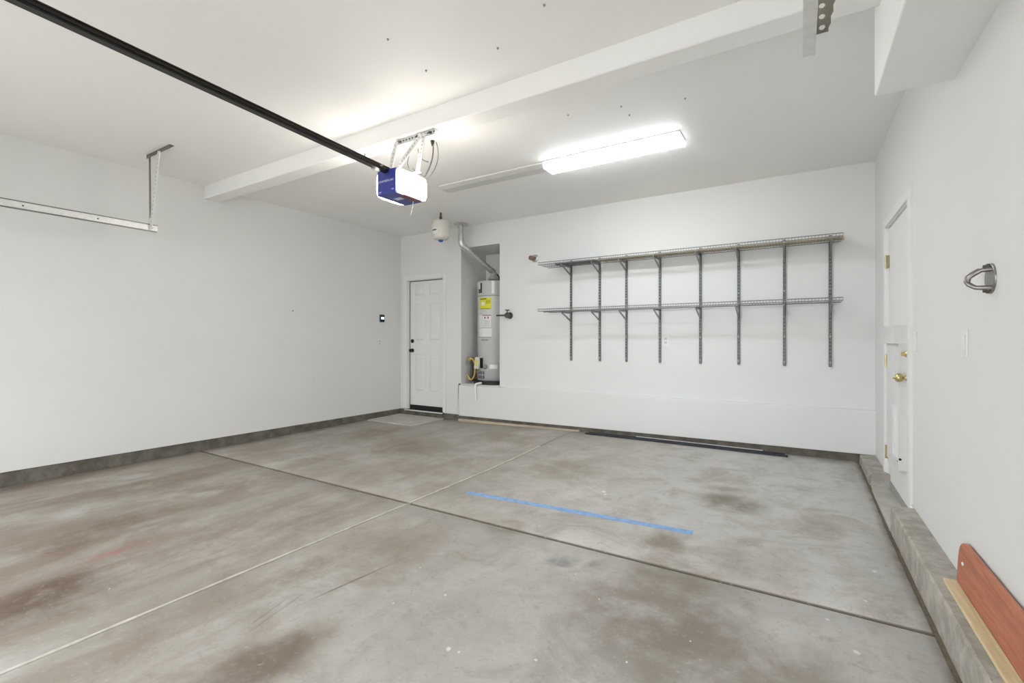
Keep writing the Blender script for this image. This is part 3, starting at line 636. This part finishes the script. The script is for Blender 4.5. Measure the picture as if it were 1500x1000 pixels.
# draft hood
TZ = NZ0+1.45
obj('draft_hood', MB().lathe((HX,HY,TZ+.035),(0,0,1),[(0,.085),(.02,.08),(.075,.045),(.10,.042)],24).cyl((HX+.07,HY,TZ-.005),(HX+.065,HY,TZ+.045),.005,6).cyl((HX-.07,HY,TZ-.005),(HX-.065,HY,TZ+.045),.005,6).cyl((HX,HY-.07,TZ-.005),(HX,HY-.065,TZ+.045),.005,6), 'galv', wh)
obj('water_pipe', MB().tube([(HX+.12,HY-.05,TZ-.01),(HX+.12,HY-.05,TZ+.06),(HX+.12,HY-.10,TZ+.09)],.011,8), 'iron', wh)
obj('water_pipe', MB().tube([(HX-.12,HY+.05,TZ-.01),(HX-.12,HY+.05,TZ+.06),(HX-.12,HY+.20,TZ+.08)],.011,8), 'iron', wh)
# vent pipe
vp = thing('vent_pipe', (-3.955, 5.075, H-.4), 'galvanized vent pipe bending from the ceiling into the niche', 'vent pipe')
VX, VY = -3.957, 5.078
obj('ceiling_flange', MB().lathe((VX,VY,H),(0,0,-1),[(0,.108),(.006,.104),(.008,.06),(.02,.042)],32), 'galv', vp)
obj('upper_pipe', MB().cyl((VX,VY,H),(VX,VY,H-.215),.038,24), 'galv', vp)
e0 = Vector((VX,VY,H-.21)); e1 = Vector((VX+.004,VY+.01,H-.275)); e2 = Vector((VX+.035,VY+.06,H-.325)); hood = Vector((HX,HY,TZ+.135))
q = e2+(hood-e2)*.9
obj('elbow', MB().tube([e0, e0+Vector((0,0,-.03)), e1, (e1+e2)/2+Vector((-.004,-.006,-.008)), e2], .040, 20), 'galv', vp)
obj('seam_ring', MB().cyl((VX,VY,H-.20),(VX,VY,H-.215),.042,24), 'galv', vp)
obj('lower_pipe', MB().cyl(e2-(hood-e2)*.02, q, .038, 24), 'galv', vp)
obj('elbow', MB().tube([q-(hood-e2)*.03, q, q+(hood-q)*.6+Vector((0,0,.004)), hood+Vector((0,0,.002))], .041, 20), 'galv', vp)
sd = (hood-e2).normalized()
obj('seam_ring', MB().cyl(q-sd*.02, q, .043, 20), 'galv', vp)
obj('seam_ring', MB().cyl(e2, e2+sd*.015, .042, 20), 'galv', vp)
# expansion tank
et = thing('expansion_tank', (-3.80, 4.47, 2.39), 'small white expansion tank hanging from the ceiling', 'tank')
EX, EY = -3.825, 4.50
obj('body', MB().lathe((EX,EY,2.398),(0,0,1),[(0,.03),(.004,.06),(.012,.088),(.03,.106),(.055,.1105),(.205,.1105),(.225,.106),(.240,.088),(.248,.055),(.25,.02)],36), 'ivory', et)
obj('stem', MB().cyl((EX,EY,2.645),(EX,EY,2.69),.018,12).cyl((EX,EY,2.69),(EX,EY,H),.012,12), 'iron', et)
obj('air_valve', MB().lathe((EX,EY,2.402),(0,0,-1),[(0,.032),(.018,.030),(.028,.016),(.03,.002)],16), 'blue_cap', et, label='blue air valve cap')
def tank_patch(a0, a1, z0, z1, r):
    m = MB(); n = 6; vs = []
    for i in range(n+1):
        a = math.radians(a0+(a1-a0)*i/n); vs += [(EX+r*math.cos(a), EY+r*math.sin(a), z0), (EX+r*math.cos(a), EY+r*math.sin(a), z1)]
    return m.add(vs, [(2*i,2*i+2,2*i+3,2*i+1) for i in range(n)])
AE = math.degrees(math.atan2(-EY, -EX))
lb = obj('label', tank_patch(AE-75, AE-18, 2.46, 2.53, .1115), 'paper', et)
obj('label_print', tank_patch(AE-65, AE-28, 2.500, 2.514, .1122), 'ink', lb)
# shut-off valve on the back wall
sv = thing('shutoff_valve', (-3.25, YB-.03, 1.45), 'dark hose valve on the wall beside the niche', 'valve')
obj('pipe', MB().cyl((-3.44,YB-.045,1.472),(-3.27,YB-.045,1.472),.011,10), 'iron', sv)
obj('valve_body', MB().lathe((-3.255,YB,1.468),(0,-1,0),[(0,.045),(.008,.043),(.014,.025),(.05,.026),(.06,.036),(.085,.034),(.09,.01)],20), 'iron', sv, label='dark valve body')
obj('handle', MB().cyl((-3.262,YB-.06,1.49),(-3.262,YB-.06,1.535),.007,8).lathe((-3.262,YB-.06,1.532),(0,0,1),[(0,.03),(.01,.032),(.012,.01)],12), 'iron', sv)
# copper pipe stub
cs = thing('pipe_stub', (-2.9, YB-.03, 2.17), 'short copper pipe stub with round wall plate above the shelf end', 'pipe stub')
obj('wall_plate', MB().lathe((-2.878,YB,2.19),(0,-1,0),[(0,.052),(.004,.05),(.012,.03)],20), 'galv', cs)
obj('pipe', MB().cyl((-2.878,YB,2.19),(-2.888,YB-.075,2.186),.024,16), 'copper', cs)
obj('cap', MB().cyl((-2.887,YB-.07,2.186),(-2.891,YB-.10,2.185),.030,16), 'copper', cs)
# white drain pipe over the ledge edge
obj('drain_pipe', MB().tube([(-3.735,5.256,.548),(-3.75,5.235,.549),(-3.775,5.182,.540),(-3.777,5.172,.525),(-3.777,5.170,.50),(-3.777,5.170,.325)], .0145, 12), 'white_plastic', label='white plastic drain pipe bent down over the ledge edge', cat='pipe')

# ------------------------------------------------------------------ wall shelving
ZT, ZL, YFR = 2.047, 1.489, 4.930
UX = [-2.370, -2.001, -1.680, -1.303, -.884, -.519, -.118, .249]
def make_upright(x):
    t = thing('shelf_upright', (x, YB, .895), 'dark slotted steel shelf upright nearest the water heater niche', 'shelf upright', 'slotted uprights carrying the wire shelves')
    z0, z1 = .895, 2.115; m = MB()
    for s in (-1, 1):
        m.box(x+s*.0110-.0010, x+s*.0110+.0010, YB-.015, YB, z0, z1); m.box(x+s*.0045, x+s*.0118, YB-.017, YB-.014, z0, z1)
    n = 38
    for i in range(n+1):
        z = z0+(z1-z0)*i/n; m.box(x-.0045, x+.0045, YB-.017, YB-.014, max(z0, z-.009), min(z1, z+.009))
    obj('channel', m, 'upright', t)
    for z in (.93, 1.18, 1.62, 2.02):
        obj('screw', MB().lathe((x, YB-.017, z), (0,-1,0), [(0,.0065),(.002,.005),(.003,.001)], 8), 'galv_pale', t)
    for zz in (ZT, ZL):
        zt = zz-.009; m = MB(); yb = YB-.012
        m.box(x-.005, x+.005, YFR+.02, yb, zt-.016, zt)
        m.hexa([(x-.005,YFR+.03,zt-.020),(x+.005,YFR+.03,zt-.020),(x+.005,yb,zt-.118),(x-.005,yb,zt-.118),(x-.005,YFR+.03,zt-.008),(x+.005,YFR+.03,zt-.008),(x+.005,yb,zt-.098),(x-.005,yb,zt-.098)])
        m.box(x-.005, x+.005, yb-.030, yb, zt-.118, zt)
        obj('bracket', m, 'steel', t)
    return t
u0 = make_upright(UX[0])
ords = ['', 'second', 'third', 'fourth', 'fifth', 'sixth', 'seventh', 'eighth']
for i in range(1, 8):
    copy_thing(u0, (UX[i]-UX[0], 0, 0), f'dark slotted steel shelf upright, {ords[i]} from the water heater niche' if i < 7 else 'dark slotted steel shelf upright nearest the pet-door doorway')
def wire_shelf(z, x0, x1, label):
    t = thing('wire_shelf', ((x0+x1)/2, YFR, z), label, 'wire shelf', 'long wire shelves on the back wall')
    yb = YB-.022
    obj('front_rod', MB().cyl((x0,YFR,z),(x1,YFR,z),.0045,8), 'steel', t)
    obj('lip_rod', MB().cyl((x0,YFR-.004,z+.025),(x1,YFR-.004,z+.025),.0045,8), 'steel', t)
    obj('back_rod', MB().cyl((x0,yb,z),(x1,yb,z),.0038,8), 'steel', t)
    obj('middle_rod', MB().cyl((x0,(YFR+yb)/2,z-.004),(x1,(YFR+yb)/2,z-.004),.0034,8), 'steel', t)
    n = int((x1-x0)/.0254); m = MB()
    for i in range(n+1):
        x = x0+(x1-x0)*i/n; m.tube([(x,yb,z+.003),(x,YFR,z+.003),(x,YFR-.004,z+.027)], .0023, 4)
    obj('cross_wires', m, 'steel', t, kind='stuff'); return t
wire_shelf(ZT, -2.672, .328, 'upper long grey wire shelf with planks on it')
wire_shelf(ZL, -2.672, .328, 'lower empty grey wire shelf')
obj('wooden_plank', MB().box(-2.50, -1.99, 5.03, 5.20, ZT+.006, ZT+.026), 'dark_plank', bevel=.002, label='short dark plank on the upper wire shelf near the copper stub', cat='plank')
obj('wooden_plank', MB().box(-1.97, .338, 5.020, 5.105, ZT+.006, ZT+.022), 'shelf_plank', bevel=.003, label='long pale plank lying towards the front of the upper wire shelf', cat='plank')
obj('wooden_plank', MB().box(-1.93, .352, 5.110, 5.195, ZT+.006, ZT+.026), 'shelf_plank', bevel=.003, label='long pale plank against the wall on the upper wire shelf', cat='plank')

# ------------------------------------------------------------------ plates and small wall things
def plate(name, loc, nrm, label, cat, kind):
    x, y, z = loc; t = thing(name, loc, label, cat); s = {'x':(1,0), '-x':(-1,0), '-y':(0,-1)}[nrm]
    def B(a0, a1, z0, z1, d0, d1):
        if s[0]: return MB().box(x+s[0]*d0, x+s[0]*d1, y+a0, y+a1, z+z0, z+z1)
        return MB().box(x+a0, x+a1, y-d1, y-d0, z+z0, z+z1)
    obj('plate', B(-.036,.036,-.058,.058,0,.006), 'trim', t, .002)
    if kind == 'switch':
        obj('rocker', B(-.017,.017,-.034,.034,.006,.010), 'white_plastic', t, .002)
    else:
        for dz in (-.02, .02):
            k = obj('socket', B(-.016,.016,dz-.014,dz+.014,.005,.0075), 'ivory', t, .002)
            h = B(-.008,-.005,dz-.004,dz+.006,.0075,.008); h2 = B(.005,.008,dz-.004,dz+.006,.0075,.008); h.add(h2.v, h2.f)
            obj('slot', h, 'ink', k)
    obj('screw', B(-.003,.003,-.051,-.045,.006,.007), 'galv_pale', t)
    return t
plate('light_switch', (XR, 3.535, 1.135), '-x', 'white light switch beside the door casing', 'light switch', 'switch')
plate('light_switch', (XR, 2.590, 1.130), '-x', 'white light switch below the steel wall loop', 'light switch', 'switch')
plate('wall_outlet', (-1.243, YB, 1.136), '-y', 'white power outlet below the lower wire shelf', 'outlet', 'outlet')
plate('wall_outlet', (XL+.016, 4.80, 1.105), 'x', 'white power outlet below the dark wall control', 'outlet', 'outlet')
wc = thing('wall_control', (XL+.016, 4.842, 1.41), 'dark door control with a lit display on the plain wall', 'wall control')
obj('case', MB().box(XL+.016, XL+.034, 4.800, 4.885, 1.408, 1.520), 'navy', wc, .005)
obj('display', MB().box(XL+.0335, XL+.0355, 4.818, 4.870, 1.452, 1.482), 'screen', wc, label='small glowing display')
obj('button', MB().box(XL+.0335, XL+.036, 4.818, 4.870, 1.418, 1.440), 'black', wc, .002)
# steel wall loop
AY, AZ = 2.292, 1.361
wa = thing('wall_anchor', (XR, AY, AZ-.055), 'steel loop anchor on a round plate bolted to the wall', 'wall anchor')
obj('plate', MB().lathe((XR,AY,AZ),(-1,0,0),[(0,.054),(.004,.054),(.006,.050)],32), 'anchor', wa)
def loop(dy, dz0, dz1, reach):
    return [(XR-.005,AY+dy,AZ+dz0), (XR-.03,AY+dy*.9,AZ+dz0*.98), (XR-reach*.72,AY+dy*.5,AZ+dz0*.62), (XR-reach*.95,AY+dy*.1,AZ+dz0*.22), (XR-reach,AY,AZ-.008), (XR-reach*.93,AY-dy*.2,AZ+dz1*.55), (XR-reach*.68,AY-dy*.5,AZ+dz1*.92), (XR-.03,AY-dy*.9,AZ+dz1), (XR-.005,AY-dy,AZ+dz1)]
obj('loop', MB().tube(loop(.024,.034,-.034,.066), .0072, 12), 'anchor', wa)
obj('loop', MB().tube(loop(-.024,.030,-.028,.062), .0068, 12), 'anchor', wa)
for z in (AZ+.043, AZ-.043):
    obj('bolt', MB().lathe((XR-.005,AY,z),(-1,0,0),[(0,.010),(.008,.010),(.009,.007),(.017,.006),(.018,.001)],6), 'iron', wa)

# ------------------------------------------------------------------ boards by the right wall, bars and tape on the floor
obj('pine_strip', MB().box(.506, .548, .9, 2.565, .1525, .166), 'pine', bevel=.002, label='pale pine strip lying on the concrete kerb', cat='board')
def redboard():
    L0, L1, hgt, r = 2.565, .95, .172, .062; m = MB(); poly = [(L1, 0), (L0-.012, 0)]
    poly += [(L0, .03)]
    for i in range(8):
        a = PI/2*i/7; poly.append((L0-r+r*math.cos(a), hgt-r+r*math.sin(a)))
    poly.append((L1, hgt))
    m.prism([(y, z+.166) for y, z in poly], .546, .564, 0)
    return m.rot((.546, 2, .166), 'Y', math.radians(3.5))
rbd = obj('red_board', redboard(), 'redwood', bevel=.004, label='red stained wooden board with a rounded corner leaning on the wall', cat='board')
obj('screw', MB().lathe((.551, 2.49, .262),(-1,0,-.05),[(0,.0075),(.004,.007),(.005,.002)],12), 'galv_pale', rbd, label='bright screw head')
def floor_bar(x0, x1, y0, y1, w, h, mat, label, zadd=0):
    n = 8; m = MB()
    for i in range(n):
        a = i/n; b_ = (i+1)/n; xa = x0+(x1-x0)*a; xb = x0+(x1-x0)*b_; ya = y0+(y1-y0)*a; yb = y0+(y1-y0)*b_
        za = floor_z(xa, ya)+zadd; zb = floor_z(xb, yb)+zadd
        m.hexa([(xa,ya-w/2,za),(xb,yb-w/2,zb),(xb,yb+w/2,zb),(xa,ya+w/2,za),(xa,ya-w/2,za+h),(xb,yb-w/2,zb+h),(xb,yb+w/2,zb+h),(xa,ya+w/2,za+h)])
    return obj('metal_bar', m, mat, label=label, cat='metal bar')
floor_bar(-2.13, -.085, 5.095, 5.075, .022, .016, 'black_bar', 'long black metal bar on the floor farthest from the ledge', .001)
floor_bar(-2.10, -.11, 5.128, 5.112, .020, .022, 'black_bar', 'long black metal bar between two other bars before the ledge', .001)
floor_bar(-1.55, -.30, 5.158, 5.150, .016, .024, 'galv_pale', 'pale metal bar tucked close against the ledge foot', .001)
def tape():
    a, b_ = Vector((-2.115,2.797,0)), Vector((-.535,2.912,0)); n = 22; m = MB(); vs = []; d = (b_-a).normalized(); r = Vector((-d.y, d.x, 0))
    for i in range(n+1):
        p = a+(b_-a)*i/n; wd = .029+random.uniform(-.003,.003); j = random.uniform(-.002,.002)
        for s in (-1, 1):
            q = p+r*(wd*s+j); vs += [(q.x,q.y,.0006), (q.x,q.y,.0018)]
    fs = []
    for i in range(n):
        k = i*4; fs += [(k+1,k+5,k+7,k+3), (k,k+2,k+6,k+4), (k,k+4,k+5,k+1), (k+2,k+3,k+7,k+6)]
    fs += [(0,1,3,2), (n*4,n*4+2,n*4+3,n*4+1)]
    return m.add(vs, fs)
obj('tape_strip', tape(), 'tape', label='long strip of blue masking tape stuck to the floor', cat='tape')
# screws left in the ceiling
for (x, y) in ((-1.393,3.017),(-1.033,3.098),(-.639,3.217),(-1.022,3.246),(-1.033,1.968),(-1.402,2.125),(-1.88,2.079),(-1.857,1.756)):
    obj('ceiling_screw', MB().lathe((x,y,H),(0,0,-1),[(0,.007),(.003,.006),(.005,.003),(.010,.002)],10), 'gray_plastic', label='small screw head left in the bare white ceiling', cat='screw', group='screws left in the ceiling')
# nails in the left wall
obj('wall_nail', MB().lathe((XL+.016, 3.42, 1.50),(1,0,0),[(0,.006),(.01,.006),(.011,.001)],8), 'iron', label='small dark nail in the plain white wall', cat='nail')
